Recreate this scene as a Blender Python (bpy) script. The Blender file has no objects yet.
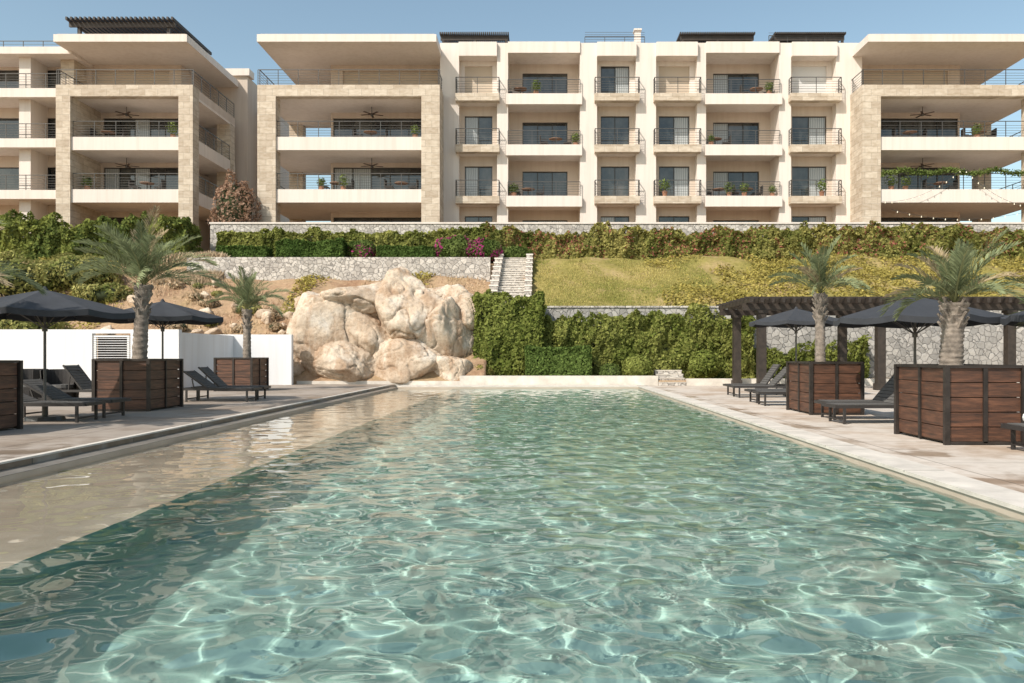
import bpy, math, random
import numpy as np
from mathutils import Vector, noise as mnoise
random.seed(7); RS=np.random.RandomState(11)
D=bpy.data; SC=bpy.context.scene
def link(o): SC.collection.objects.link(o); return o
# ---------------------------------------------------------------- materials
def newmat(name):
    m=D.materials.new(name); m.use_nodes=True
    nt=m.node_tree; b=nt.nodes['Principled BSDF']; return m,nt,b
def N(nt,t,**k):
    n=nt.nodes.new(t)
    for a,v in k.items(): setattr(n,a,v)
    return n
def pos(nt,mode='xyz',scale=(1,1,1)):
    g=N(nt,'ShaderNodeNewGeometry')
    if mode=='wall':
        s=N(nt,'ShaderNodeSeparateXYZ'); nt.links.new(g.outputs['Position'],s.inputs[0])
        a=N(nt,'ShaderNodeMath',operation='ADD'); nt.links.new(s.outputs[0],a.inputs[0]); nt.links.new(s.outputs[1],a.inputs[1])
        c=N(nt,'ShaderNodeCombineXYZ'); nt.links.new(a.outputs[0],c.inputs[0]); nt.links.new(s.outputs[2],c.inputs[1])
        src=c.outputs[0]
    else: src=g.outputs['Position']
    mp=N(nt,'ShaderNodeMapping'); mp.inputs['Scale'].default_value=scale
    nt.links.new(src,mp.inputs[0]); return mp.outputs[0]
def noise(nt,vec,scale,detail=5,rough=.6):
    n=N(nt,'ShaderNodeTexNoise'); n.inputs['Scale'].default_value=scale; n.inputs['Detail'].default_value=detail
    n.inputs['Roughness'].default_value=rough; nt.links.new(vec,n.inputs['Vector']); return n.outputs['Fac']
def ramp(nt,fac,stops):
    r=N(nt,'ShaderNodeValToRGB'); e=r.color_ramp.elements
    e[0].position=stops[0][0]; e[0].color=(*stops[0][1],1)
    e[1].position=stops[-1][0]; e[1].color=(*stops[-1][1],1)
    for p,c in stops[1:-1]:
        q=e.new(p); q.color=(*c,1)
    nt.links.new(fac,r.inputs[0]); return r.outputs[0]
def mix(nt,fac,a,b,mode='MIX'):
    m=N(nt,'ShaderNodeMix',data_type='RGBA',blend_type=mode)
    def st(i,v):
        if isinstance(v,(tuple,list)): m.inputs[i].default_value=(*v,1)
        elif isinstance(v,(int,float)): m.inputs[i].default_value=v
        else: nt.links.new(v,m.inputs[i])
    st(0,fac); st(6,a); st(7,b); return m.outputs[2]
def bump(nt,b,h,strength=.3,dist=.02):
    n=N(nt,'ShaderNodeBump'); n.inputs['Strength'].default_value=strength; n.inputs['Distance'].default_value=dist
    nt.links.new(h,n.inputs['Height']); nt.links.new(n.outputs[0],b.inputs['Normal'])
def simple(name,c,rough=.6,metal=0,var=.15,scale=3,bs=0,spec=.5):
    m,nt,b=newmat(name); v=pos(nt); f=noise(nt,v,scale)
    lo=tuple(x*(1-var) for x in c); hi=tuple(min(1,x*(1+var)) for x in c)
    nt.links.new(ramp(nt,f,[(.3,lo),(.7,hi)]),b.inputs['Base Color'])
    b.inputs['Roughness'].default_value=rough; b.inputs['Metallic'].default_value=metal
    b.inputs['Specular IOR Level'].default_value=spec
    if bs: bump(nt,b,noise(nt,v,scale*12),bs,.02)
    return m
M={}
def stucco(name,c):
    m,nt,b=newmat(name); v=pos(nt,'xyz',(1,1,.25)); f=noise(nt,v,.9,6)
    f2=noise(nt,pos(nt,'xyz',(3,3,.15)),1.2,4)
    a=ramp(nt,f,[(.3,tuple(x*.92 for x in c)),(.7,c)])
    s=ramp(nt,f2,[(.3,(.88,.85,.82)),(.55,(1,1,1))])
    nt.links.new(mix(nt,.6,a,s,'MULTIPLY'),b.inputs['Base Color'])
    b.inputs['Roughness'].default_value=.9; b.inputs['Specular IOR Level'].default_value=.2
    bump(nt,b,noise(nt,pos(nt),40),.2,.01); return m
M['white']=stucco('white_stucco',(.76,.69,.63))
M['beige']=stucco('beige_stucco',(.62,.53,.45))
M['gwhite']=stucco('garden_wall_white',(.78,.78,.79))
def travertine():
    m,nt,b=newmat('travertine_cladding'); v=pos(nt,'wall')
    br=N(nt,'ShaderNodeTexBrick'); nt.links.new(v,br.inputs[0])
    br.inputs['Scale'].default_value=1; br.inputs['Brick Width'].default_value=.8; br.inputs['Row Height'].default_value=.4
    br.inputs['Mortar Size'].default_value=.01
    br.inputs['Color1'].default_value=(.62,.54,.44,1); br.inputs['Color2'].default_value=(.45,.37,.285,1); br.inputs['Mortar'].default_value=(.34,.29,.23,1)
    br.inputs['Bias'].default_value=-.2
    f=noise(nt,pos(nt,'xyz',(1,1,2.5)),2.5,7)
    nt.links.new(mix(nt,.7,br.outputs[0],ramp(nt,f,[(.35,(.70,.64,.56)),(.6,(1,1,1))]),'MULTIPLY'),b.inputs['Base Color'])
    b.inputs['Roughness'].default_value=.8; bump(nt,b,f,.2,.02); return m
M['trav']=travertine()
M['metal']=simple('dark_railing_metal',(.09,.085,.08),.4,.3)
M['frame']=simple('window_frame_bronze',(.05,.045,.04),.4,.3)
def glass():
    m,nt,b=newmat('window_glass_dark'); f=noise(nt,pos(nt,'xyz',(1,1,.6)),.8,3)
    nt.links.new(ramp(nt,f,[(.4,(.012,.016,.018)),(.6,(.06,.065,.062)),(.75,(.12,.11,.1))]),b.inputs['Base Color'])
    b.inputs['Roughness'].default_value=.04; b.inputs['Specular IOR Level'].default_value=.9; return m
M['glass']=glass()
def curtain():
    m,nt,b=newmat('curtained_glass'); w=N(nt,'ShaderNodeTexWave'); w.inputs['Scale'].default_value=2.5; w.inputs['Distortion'].default_value=1.5
    nt.links.new(pos(nt),w.inputs[0])
    nt.links.new(ramp(nt,w.outputs['Fac'],[(0,(.24,.26,.26)),(1,(.48,.50,.50))]),b.inputs['Base Color'])
    b.inputs['Roughness'].default_value=.08; return m
M['curtain']=curtain()
def shutter(name,c,sc=9):
    m,nt,b=newmat(name); w=N(nt,'ShaderNodeTexWave',bands_direction='Z'); w.inputs['Scale'].default_value=sc/6.283*3
    nt.links.new(pos(nt),w.inputs[0])
    nt.links.new(ramp(nt,w.outputs['Fac'],[(0,tuple(x*.6 for x in c)),(.4,c)]),b.inputs['Base Color']); bump(nt,b,w.outputs['Fac'],.5,.02); b.inputs['Roughness'].default_value=.6; return m
M['shutter']=shutter('roller_shutter_tan',(.60,.50,.39)); M['shutterw']=shutter('roller_shutter_white',(.74,.73,.71))
M['wooddark']=simple('dark_stained_wood',(.035,.026,.02),.6,0,.4,6,.2)
def rubble(name,c1,c2,sc=2.6):
    m,nt,b=newmat(name); v=pos(nt)
    vd=N(nt,'ShaderNodeTexNoise'); vd.inputs['Scale'].default_value=3.5; vd.inputs['Detail'].default_value=4; nt.links.new(v,vd.inputs['Vector'])
    v2=mix(nt,.22,v,vd.outputs['Color'],'ADD')
    vo=N(nt,'ShaderNodeTexVoronoi'); vo.inputs['Scale'].default_value=sc; nt.links.new(v2,vo.inputs['Vector'])
    ve=N(nt,'ShaderNodeTexVoronoi',feature='DISTANCE_TO_EDGE'); ve.inputs['Scale'].default_value=sc; nt.links.new(v2,ve.inputs['Vector'])
    sp=N(nt,'ShaderNodeSeparateColor'); nt.links.new(vo.outputs['Color'],sp.inputs[0])
    c=ramp(nt,sp.outputs[0],[(0,c1),(1,c2)])
    c=mix(nt,.7,c,ramp(nt,noise(nt,v,7,8,.7),[(.3,(.55,.52,.48)),(.65,(1,1,1))]),'MULTIPLY')
    e=ramp(nt,ve.outputs[0],[(0,(0,0,0)),(.05,(1,1,1))])
    nt.links.new(mix(nt,e,tuple(x*.66 for x in c1),c),b.inputs['Base Color'])
    b.inputs['Roughness'].default_value=.9; bump(nt,b,e,.8,.05); return m
M['rubble']=rubble('rubble_stone_wall',(.42,.39,.36),(.70,.66,.61),4.2)
M['rubbleg']=rubble('grey_stone_wall',(.32,.31,.295),(.54,.52,.49),3.6)
def deckmat(name,c,joint,stain,edge,sgn):
    m,nt,b=newmat(name); v=pos(nt)
    br=N(nt,'ShaderNodeTexBrick'); nt.links.new(v,br.inputs[0]); br.offset=0
    br.inputs['Scale'].default_value=1; br.inputs['Brick Width'].default_value=2.4; br.inputs['Row Height'].default_value=2.4
    br.inputs['Mortar Size'].default_value=.012
    br.inputs['Color1'].default_value=(*c,1); br.inputs['Color2'].default_value=(*[x*.9 for x in c],1); br.inputs['Mortar'].default_value=(*joint,1)
    f=noise(nt,v,.5,8,.65); f2=noise(nt,v,4,6)
    a=mix(nt,.85,br.outputs[0],ramp(nt,f,[(.38,stain),(.54,(1,1,1))]),'MULTIPLY')
    a=mix(nt,.6,a,ramp(nt,f2,[(.3,(.75,.73,.7)),(.6,(1,1,1))]),'MULTIPLY')
    s=N(nt,'ShaderNodeSeparateXYZ'); nt.links.new(v,s.inputs[0])
    d=N(nt,'ShaderNodeMath',operation='MULTIPLY_ADD'); nt.links.new(s.outputs[0],d.inputs[0]); d.inputs[1].default_value=sgn*.13; d.inputs[2].default_value=-edge*sgn*.13
    fn=noise(nt,v,.8,6,.6); ad=N(nt,'ShaderNodeMath',operation='ADD'); nt.links.new(d.outputs[0],ad.inputs[0]); nt.links.new(fn,ad.inputs[1])
    w=ramp(nt,ad.outputs[0],[(.47,(1,1,1)),(.54,(0,0,0))])
    a=mix(nt,w,a,mix(nt,1,a,(.66,.58,.5),'MULTIPLY'))
    nt.links.new(a,b.inputs['Base Color'])
    nt.links.new(ramp(nt,ad.outputs[0],[(.47,(.35,.35,.35)),(.56,(.8,.8,.8))]),b.inputs['Roughness']); bump(nt,b,f2,.15,.01); return m
M['deck']=deckmat('concrete_deck',(.62,.55,.48),(.28,.24,.2),(.74,.62,.52),4.4,1)
M['deckl']=deckmat('shaded_brown_deck',(.38,.325,.275),(.15,.13,.11),(.7,.64,.58),-6.1,-1)  # grey-brown left deck; part of its dark tone is shadow put into the colour
M['coping']=simple('limestone_coping',(.61,.56,.495),.7,0,.18,2.5,.2)
M['copingd']=simple('wet_coping',(.20,.18,.155),.4,0,.3,2.5,.2)
def poolmat(name,c,c2):
    m,nt,b=newmat(name); v=pos(nt); f=noise(nt,v,1.2,6)
    nt.links.new(ramp(nt,f,[(.3,c),(.7,c2)]),b.inputs['Base Color']); b.inputs['Roughness'].default_value=.9; b.inputs['Specular IOR Level'].default_value=0; return m
M['pool']=poolmat('pool_plaster_teal',(.27,.42,.375),(.33,.475,.43))
M['shelf']=poolmat('pool_shelf_stone',(.45,.375,.30),(.55,.47,.385))
def planterwood():
    m,nt,b=newmat('planter_wood'); f=noise(nt,pos(nt,'xyz',(1,1,9)),2.2,7,.7)
    nt.links.new(ramp(nt,f,[(.3,(.028,.016,.012)),(.5,(.085,.038,.022)),(.72,(.18,.08,.045))]),b.inputs['Base Color'])
    b.inputs['Roughness'].default_value=.55; bump(nt,b,f,.4,.01); return m
M['pwood']=planterwood()
M['steel']=simple('planter_steel',(.04,.032,.028),.5,.4,.4,5)
M['canvas']=simple('umbrella_canvas',(.035,.038,.045),.85,0,.15,3,.1)
M['loungerf']=simple('lounger_frame',(.04,.036,.035),.5,.2)
M['sling']=simple('lounger_sling',(.10,.095,.09),.8,0,.15,8,.1)
M['teak']=simple('teak_slat',(.22,.12,.07),.6,0,.3,6)
M['wicker']=simple('dark_wicker',(.035,.03,.027),.7,0,.3,30,.5)
M['soil']=simple('planter_soil',(.08,.06,.045),.95,0,.3,8,.4)
M['bark']=simple('palm_bark',(.24,.20,.165),.9,0,.5,9,.8)
M['towel']=simple('white_towel',(.75,.74,.72),.9,0,.05,5)
M['bulb']=simple('lamp_bulb_glass',(.8,.75,.6),.2)
M['terracotta']=simple('terracotta_pot',(.35,.17,.1),.8)
M['fanw']=simple('fan_blade_wood',(.08,.05,.035),.5)
def rock():
    m,nt,b=newmat('granite_boulder'); v=pos(nt); f=noise(nt,v,.7,8,.65); f2=noise(nt,v,7,10,.75)
    f3=noise(nt,pos(nt,'xyz',(1,1,.3)),1.5,6)
    a=ramp(nt,f,[(.3,(.45,.33,.235)),(.5,(.61,.50,.385)),(.66,(.74,.67,.58))])
    a=mix(nt,.65,a,ramp(nt,f2,[(.34,(.48,.42,.37)),(.52,(1,1,1))]),'MULTIPLY')
    a=mix(nt,.65,a,ramp(nt,f3,[(.38,(.62,.48,.38)),(.5,(1,1,1))]),'MULTIPLY')
    nt.links.new(a,b.inputs['Base Color']); b.inputs['Roughness'].default_value=.92; b.inputs['Specular IOR Level'].default_value=.2; bump(nt,b,f2,.7,.1); return m
M['rock']=rock()
def groundmat(name,stops):
    m,nt,b=newmat(name); v=pos(nt); f=noise(nt,v,.45,8,.7); f2=noise(nt,v,5,8,.75)
    a=ramp(nt,f,stops); a=mix(nt,.7,a,ramp(nt,f2,[(.3,(.5,.47,.42)),(.65,(1,1,1))]),'MULTIPLY')
    nt.links.new(a,b.inputs['Base Color']); b.inputs['Roughness'].default_value=1; b.inputs['Specular IOR Level'].default_value=.1; bump(nt,b,f2,.8,.1); return m
M['earth']=groundmat('dry_earth',[(.35,(.33,.20,.125)),(.5,(.47,.325,.21)),(.65,(.40,.29,.165))])
M['grassg']=groundmat('dry_lawn',[(.35,(.20,.19,.05)),(.5,(.33,.28,.095)),(.65,(.44,.33,.17))])
def leafm(name,tr=.3):
    m=D.materials.new(name); m.use_nodes=True; nt=m.node_tree; nt.nodes.clear()
    at=N(nt,'ShaderNodeAttribute'); at.attribute_name='Col'
    d=N(nt,'ShaderNodeBsdfDiffuse'); t=N(nt,'ShaderNodeBsdfTranslucent')
    nt.links.new(at.outputs[0],d.inputs[0]); nt.links.new(at.outputs[0],t.inputs[0])
    x=N(nt,'ShaderNodeMixShader'); x.inputs[0].default_value=tr; nt.links.new(d.outputs[0],x.inputs[1]); nt.links.new(t.outputs[0],x.inputs[2])
    o=N(nt,'ShaderNodeOutputMaterial'); nt.links.new(x.outputs[0],o.inputs[0]); return m
M['leaf']=leafm('foliage_leaf')
M['core']=simple('foliage_shade',(.03,.04,.014),1,0,.3,4)  # near-black green standing in for the shade inside foliage
# ---------------------------------------------------------------- builders
class MB:
    def __init__(s): s.v=[];s.f=[];s.m=[];s.k=[]
    def mi(s,k):
        if k not in s.k: s.k.append(k)
        return s.k.index(k)
    def box(s,x0,x1,y0,y1,z0,z1,k):
        if x1<x0:x0,x1=x1,x0
        if y1<y0:y0,y1=y1,y0
        if z1<z0:z0,z1=z1,z0
        b=len(s.v); i=s.mi(k)
        s.v+=[(x0,y0,z0),(x1,y0,z0),(x1,y1,z0),(x0,y1,z0),(x0,y0,z1),(x1,y0,z1),(x1,y1,z1),(x0,y1,z1)]
        for q in((0,3,2,1),(4,5,6,7),(0,1,5,4),(1,2,6,5),(2,3,7,6),(3,0,4,7)): s.f.append([b+j for j in q]); s.m.append(i)
    def poly(s,pts,k):
        b=len(s.v); s.v+=[tuple(p) for p in pts]; s.f.append(list(range(b,b+len(pts)))); s.m.append(s.mi(k))
    def beam(s,p,q,w,h,k):
        p=Vector(p);q=Vector(q);d=(q-p).normalized(); up=Vector((0,0,1)) if abs(d.z)<.9 else Vector((0,1,0))
        a=d.cross(up).normalized()*w/2; c=a.cross(d).normalized()*h/2; b=len(s.v); i=s.mi(k)
        for e in(p,q):
            for u,t in((-1,-1),(1,-1),(1,1),(-1,1)): s.v.append(tuple(e+a*u+c*t))
        for f in((0,1,2,3),(7,6,5,4),(0,4,5,1),(1,5,6,2),(2,6,7,3),(3,7,4,0)): s.f.append([b+j for j in f]); s.m.append(i)
    def cyl(s,p,q,r0,r1,k,n=10):
        p=Vector(p);q=Vector(q);d=(q-p).normalized(); up=Vector((0,0,1)) if abs(d.z)<.9 else Vector((0,1,0))
        a=d.cross(up).normalized(); c=a.cross(d); b=len(s.v); i=s.mi(k)
        for e,r in((p,r0),(q,r1)):
            for j in range(n):
                t=2*math.pi*j/n; s.v.append(tuple(e+a*r*math.cos(t)+c*r*math.sin(t)))
        for j in range(n):
            s.f.append([b+j,b+(j+1)%n,b+n+(j+1)%n,b+n+j]); s.m.append(i)
        s.f.append([b+j for j in range(n)][::-1]); s.m.append(i); s.f.append([b+n+j for j in range(n)]); s.m.append(i)
    def build(s,name,parent=None,loc=(0,0,0),rot=0,smooth=False,bevel=0):
        me=D.meshes.new(name); me.from_pydata(s.v,[],s.f)
        for k in s.k: me.materials.append(M[k])
        me.polygons.foreach_set('material_index',s.m)
        if smooth: me.polygons.foreach_set('use_smooth',[True]*len(s.f))
        me.update(); o=link(D.objects.new(name,me)); o.location=loc; o.rotation_euler=(0,0,rot)
        if parent: o.parent=parent
        if bevel:
            b=o.modifiers.new('bevel','BEVEL'); b.width=bevel; b.segments=2; b.limit_method='ANGLE'
        return o
def empty(name,loc=(0,0,0),rot=0):
    e=link(D.objects.new(name,None)); e.location=loc; e.rotation_euler=(0,0,rot); return e
def npmesh(name,V,F,mat,col=None,parent=None,smooth=False):
    me=D.meshes.new(name); nv=len(V); nf,w=F.shape
    me.vertices.add(nv); me.vertices.foreach_set('co',V.astype(np.float32).ravel())
    me.loops.add(nf*w); me.loops.foreach_set('vertex_index',F.astype(np.int32).ravel())
    me.polygons.add(nf); me.polygons.foreach_set('loop_start',np.arange(0,nf*w,w,dtype=np.int32))
    try: me.polygons.foreach_set('loop_total',np.full(nf,w,dtype=np.int32))
    except Exception: pass
    if smooth: me.polygons.foreach_set('use_smooth',np.ones(nf,dtype=bool))
    me.update(calc_edges=True)
    if col is not None:
        a=me.color_attributes.new('Col','FLOAT_COLOR','POINT'); c=np.ones((nv,4),np.float32); c[:,:3]=col; a.data.foreach_set('color',c.ravel())
    me.materials.append(mat); o=link(D.objects.new(name,me))
    if parent: o.parent=parent
    return o
def unit(a): return a/np.maximum(np.linalg.norm(a,axis=1,keepdims=True),1e-9)
_ph=RS.uniform(0,6.28,(12,)); _kd=RS.normal(size=(12,3))
def lump(P,f=1.0):
    r=np.zeros(len(P))
    for i in range(12):
        r+=np.sin(P@(_kd[i]*f*(1+.25*i))+_ph[i])/(1+.15*i)
    return r/4.0
def leaves(name,C,Nn,size,cols,asp=.5,T=None,parent=None):
    n=len(C); Nn=unit(Nn)
    if T is None: T=unit(np.cross(Nn,RS.normal(size=(n,3))))
    B=unit(np.cross(Nn,T)); s=(size*RS.uniform(.6,1.3,n))[:,None]
    V=np.stack([C+T*s,C+B*s*asp,C-T*s,C-B*s*asp],1).reshape(-1,3)
    F=np.arange(n*4).reshape(n,4)
    return npmesh(name,V,F,M['leaf'],np.repeat(cols,4,axis=0),parent)
def leafcol(C,base,base2,f=.8,accent=None,af=0):
    n=len(C); t=np.clip(.5+.5*lump(C,f)+RS.normal(0,.22,n),0,1)[:,None]
    c=np.array(base)*(1-t)+np.array(base2)*t
    c=c*RS.uniform(.7,1.3,(n,1))*1.3
    if accent is not None:
        m=(RS.rand(n)<af)&(lump(C,1.3)>-.1); c[m]=np.array(accent)*RS.uniform(.6,1.2,(m.sum(),1))
    return c
GR=(.055,.085,.022); GR2=(.155,.195,.06); OL=(.21,.18,.045); OL2=(.35,.29,.09)
def hedge(name,x0,x1,y0,y1,z0,z1,n,size=.09,c1=GR,c2=GR2,amp=.15,accent=None,af=0):
    root=empty(name)
    Lx,Ly,Lz=x1-x0,y1-y0,z1-z0
    areas=np.array([Lx*Lz,Lx*Ly,Ly*Lz,Ly*Lz,Lx*Lz*.3]); idx=RS.choice(5,n,p=areas/areas.sum())
    u=RS.rand(n,3); P=np.empty((n,3)); Nn=np.zeros((n,3))
    P[:,0]=x0+u[:,0]*Lx; P[:,1]=y0+u[:,1]*Ly; P[:,2]=z0+u[:,2]*Lz
    m=idx==0; P[m,1]=y0; Nn[m]=(0,-1,0)
    m=idx==1; P[m,2]=z1; Nn[m]=(0,0,1)
    m=idx==2; P[m,0]=x0; Nn[m]=(-1,0,0)
    m=idx==3; P[m,0]=x1; Nn[m]=(1,0,0)
    m=idx==4; P[m,1]=y1; Nn[m]=(0,1,0)
    off=amp*lump(P,1.6)+amp*.5*lump(P,5)-np.abs(RS.normal(0,.07,n))
    P+=Nn*off[:,None]
    hz=amp*(lump(P*np.array([1,1,0]),1.2)+.6*lump(P*np.array([1,1,0]),3.5)); fr=np.clip((P[:,2]-z0)/Lz,0,1); P[:,2]+=hz*fr*1.3
    leaves('foliage',P,Nn+RS.normal(0,.6,(n,3)),size,leafcol(P,c1,c2,.9,accent,af),.55,parent=root)
    b=MB(); i=min(.14+amp,Lx*.3,Ly*.3); b.box(x0+i,x1-i,y0+i,y1-i,z0-.3,z1-i*1.4,'core'); b.build('shade_core',root); return root  # solid dark box, not branches: stops see-through, inner shade painted as colour
def bush(name,c,r,n,size=.08,c1=GR,c2=GR2,amp=.12,box=1.0,accent=None,af=0):
    root=empty(name); d=unit(RS.normal(size=(n,3)))
    p=2*box; rr=(np.abs(d)**p).sum(1)**(-1/p)
    q=d*rr[:,None]; P=q*np.array(r)
    P*=(1+amp*lump(P+np.array(c),2.2)-np.abs(RS.normal(0,.09,n)))[:,None]; P+=np.array(c)
    leaves('foliage',P,d+RS.normal(0,.6,(n,3)),size,leafcol(P,c1,c2,1.2,accent,af),.55,parent=root)
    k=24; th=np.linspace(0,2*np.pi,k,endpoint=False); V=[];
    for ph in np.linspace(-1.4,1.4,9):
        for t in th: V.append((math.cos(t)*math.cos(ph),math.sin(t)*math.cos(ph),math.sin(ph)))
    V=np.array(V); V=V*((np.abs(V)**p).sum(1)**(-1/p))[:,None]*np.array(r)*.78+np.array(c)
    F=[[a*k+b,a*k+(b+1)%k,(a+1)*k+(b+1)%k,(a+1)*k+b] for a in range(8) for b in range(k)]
    npmesh('shade_core',V,np.array(F),M['core'],parent=root); return root  # solid dark core again, shade within the bush given by its colour
# ---------------------------------------------------------------- terrain
def sst(a,b,x): t=np.clip((x-a)/(b-a),0,1); return t*t*(3-2*t)
def H(X,Y):
    X=np.asarray(X,float);Y=np.asarray(Y,float)
    right=np.where(Y<37.3,.22,3.35+np.clip((Y-37.3)/8.7,0,1)*3.5)
    left=.22+5.3*np.clip((Y-33.9)/10.1,0,1)**.85+np.where(Y>44.2,.95,0)*1.0
    w=np.where(X>-2.35,1.0,0.0)
    z=right*w+left*(1-w)
    z=np.where(Y>46,6.9,z); z=np.where(Y>48.7,7.55,z)
    n=.10*np.sin(X*.9+1.3*np.sin(Y*.5))+.08*np.sin(Y*1.7+X*.6)+.04*np.sin(X*3.1+Y*2.3)
    z=z+np.where((Y>37.5)&(Y<47),n,n*.2*(Y>34))
    inn=(np.abs(X)<34)&(Y<33.7)&(Y>-14)
    z=np.where(Y<33.7,np.where(inn,-2.8,-.05),z)
    return z
xs=np.concatenate([[-900,-300,-120,-70,-50],np.arange(-40,-2.5,.35),[-2.5,-2.36,-2.34],np.arange(-2.2,40,.35),[50,70,120,300,900]])
ys=np.concatenate([[-900,-200,-60,-20,-14.1,-13.9,0,15,30,33.6,33.75],np.arange(34,37.2,.3),[37.25,37.35],np.arange(37.6,44,.3),[44.15,44.25],np.arange(44.5,46,.3),[46.05],np.arange(46.4,48.6,.4),[48.65,48.75,52,70,120,300,900]])
XX,YY=np.meshgrid(xs,ys); V=np.stack([XX.ravel(),YY.ravel(),H(XX,YY).ravel()],1)
nx,ny=len(xs),len(ys); I=np.arange(nx*ny).reshape(ny,nx)
F=np.stack([I[:-1,:-1],I[:-1,1:],I[1:,1:],I[1:,:-1]],-1).reshape(-1,4)
g=npmesh('ground',V,F,M['earth'],smooth=False); g.data.materials.append(M['grassg'])
cx=V[F].mean(1); g.data.polygons.foreach_set('material_index',((cx[:,0]>-.4)&(cx[:,1]>37.3)&(cx[:,1]<46.5)).astype(np.int32)); g.data.update()
def tufts(name,x0,x1,y0,y1,n,size,c1,c2,thr=-9,f=.5,flat=False):
    P=np.stack([RS.uniform(x0,x1,n),RS.uniform(y0,y1,n),np.zeros(n)],1)
    P=P[lump(P*np.array([1,1,0]),f)+RS.normal(0,.12,n)>thr]; n=len(P); P[:,2]=H(P[:,0],P[:,1])+size*.4
    if flat:
        P[:,2]+=RS.rand(n)*.22*(1+lump(P,1.5)); leaves(name,P,RS.normal(0,.5,(n,3))+np.array([0,-.3,1]),size,leafcol(P,c1,c2,.7),.6)
    else:
        T=unit(RS.normal(0,.35,(n,3))+np.array([0,0,1.])); leaves(name,P,np.cross(T,RS.normal(size=(n,3))),size,leafcol(P,c1,c2,.5),.18,T=T)
tufts('lawn_grass',-.3,9,37.5,46,22000,.07,(.18,.20,.05),(.42,.35,.14),-.35,.6)
tufts('ground_cover',6,34,37.6,46,28000,.085,OL,OL2,-.15,.5,True)
tufts('hillside_ground_cover',-13,-3.2,38.5,44,12000,.085,OL,OL2,.1,.45,True)
tufts('hillside_ground_cover',-36,-21,36,46,14000,.09,OL,OL2,.1,.3,True)
tufts('dry_grass',-30,-3,35,44,9000,.14,(.34,.25,.16),(.48,.37,.25),.0,.8)
tufts('dry_grass',-21,-17.5,43,45.5,5000,.3,(.36,.28,.19),(.48,.39,.28))
# ---------------------------------------------------------------- pool & decks
PL,PS,PR,PN,PF=-5.8,-3.55,4.0,.9,32.4; WZ=-.07
b=MB(); b.poly([(PS,PN,-1.45),(PR,PN,-1.45),(PR,PF,-1.45),(PS,PF,-1.45)],'pool')
b.poly([(PR,PN,-1.45),(PR,PN,-.22),(PR,PF,-.22),(PR,PF,-1.45)],'pool')
b.poly([(PR,PN,-.22),(PR,PN,-.004),(PR,PF,-.004),(PR,PF,-.22)],'shelf')
b.poly([(PL,PF,-1.45),(PR,PF,-1.45),(PR,PF,-.22),(PL,PF,-.22)],'pool')
b.poly([(PL,PF,-.22),(PR,PF,-.22),(PR,PF,-.004),(PL,PF,-.004)],'shelf')
b.poly([(PL,PN,-1.45),(PR,PN,-1.45),(PR,PN,-.004),(PL,PN,-.004)],'pool')
b.poly([(PS,PN,-1.45),(PS,PN,-.25),(PS,PF,-.25),(PS,PF,-1.45)],'pool')
b.poly([(PL,PN,-.25),(PS,PN,-.25),(PS,PF,-.25),(PL,PF,-.25)],'shelf')
b.poly([(PL,PN,-.25),(PL,PN,-.014),(PL,PF,-.014),(PL,PF,-.25)],'shelf')
pool=b.build('swimming_pool')
b=MB()
for i in range(3): b.box(-1.2,PR-.01,PF-.4*(i+1),PF-.4*i-.003,-1.44,-.45-.33*i,'pool')
st=b.build('pool_steps',pool)
wx=np.linspace(PL+.001,PR-.001,246); wy=[PN]
while wy[-1]<PF: wy.append(wy[-1]+.03+.0018*wy[-1])
wy[-1]=PF; wy=np.array(wy); XX,YY=np.meshgrid(wx,wy); Z=np.zeros_like(XX)
wr=np.random.RandomState(5)
for i in range(70):
    lam=.20*(.95/.20)**(wr.rand()**1.3); k=2*math.pi/lam; a=wr.uniform(0,2*math.pi)
    amp=.0102/k*(lam/.4)**.1; ph=wr.rand()*6.28
    qx=XX+.04*np.sin(YY*1.7+i)+.04*np.sin(XX*2.1+YY+i*2)
    Z+=amp*np.sin(k*(qx*math.cos(a)+YY*math.sin(a))+ph)
sh=1-.6*(1-sst(PS-.5,PS+.6,XX)); Z*=sh*(1+.15*np.sin(XX*.7+1)*np.sin(YY*.45))
V=np.stack([XX.ravel(),YY.ravel(),(WZ+Z).ravel()],1); nx,ny=len(wx),len(wy); I=np.arange(nx*ny).reshape(ny,nx)
F=np.stack([I[:-1,:-1],I[:-1,1:],I[1:,1:],I[1:,:-1]],-1).reshape(-1,4)
wm=D.materials.new('water'); wm.use_nodes=True; nt=wm.node_tree; nt.nodes.clear()
gl=N(nt,'ShaderNodeBsdfGlass'); gl.inputs['IOR'].default_value=1.33; gl.inputs['Roughness'].default_value=0; gl.inputs['Color'].default_value=(.98,1,.99,1)
o=N(nt,'ShaderNodeOutputMaterial'); nt.links.new(gl.outputs[0],o.inputs[0])
water=npmesh('pool_water',V,F,wm,smooth=True)
for ob,a in((water,'is_caustics_caster'),(pool,'is_caustics_receiver'),(st,'is_caustics_receiver')):
    setattr(ob.cycles,a,True)
b=MB(); b.box(PR+.42,34,-14,33.7,-.6,0,'deck'); b.box(PR+.003,PR+.417,PN,PF,-.6,-.001,'coping')
b.box(PR-.02,PR+.417,PN,PF,.0,.04,'coping')
b.box(PL+.002,PR+.417,PF+.003,33.7,-.6,.03,'coping')
b.box(PL,PR+.417,-14,PN-.003,-.6,0,'deck'); b.build('pool_deck')
b=MB(); b.box(-34,PL-.32,-14,33.7,-.6,.06,'deckl'); b.box(PL-.317,PL-.003,-14,PF,-.6,-.01,'copingd'); b.box(PL-.40,PL-.30,-14,PF,.062,.085,'coping'); b.build('pool_terrace')
b=MB()
for y in np.arange(1.5,33,2.4): b.box(PR-.021,PR+.418,y,y+.012,.02,.042,'copingd')
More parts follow.
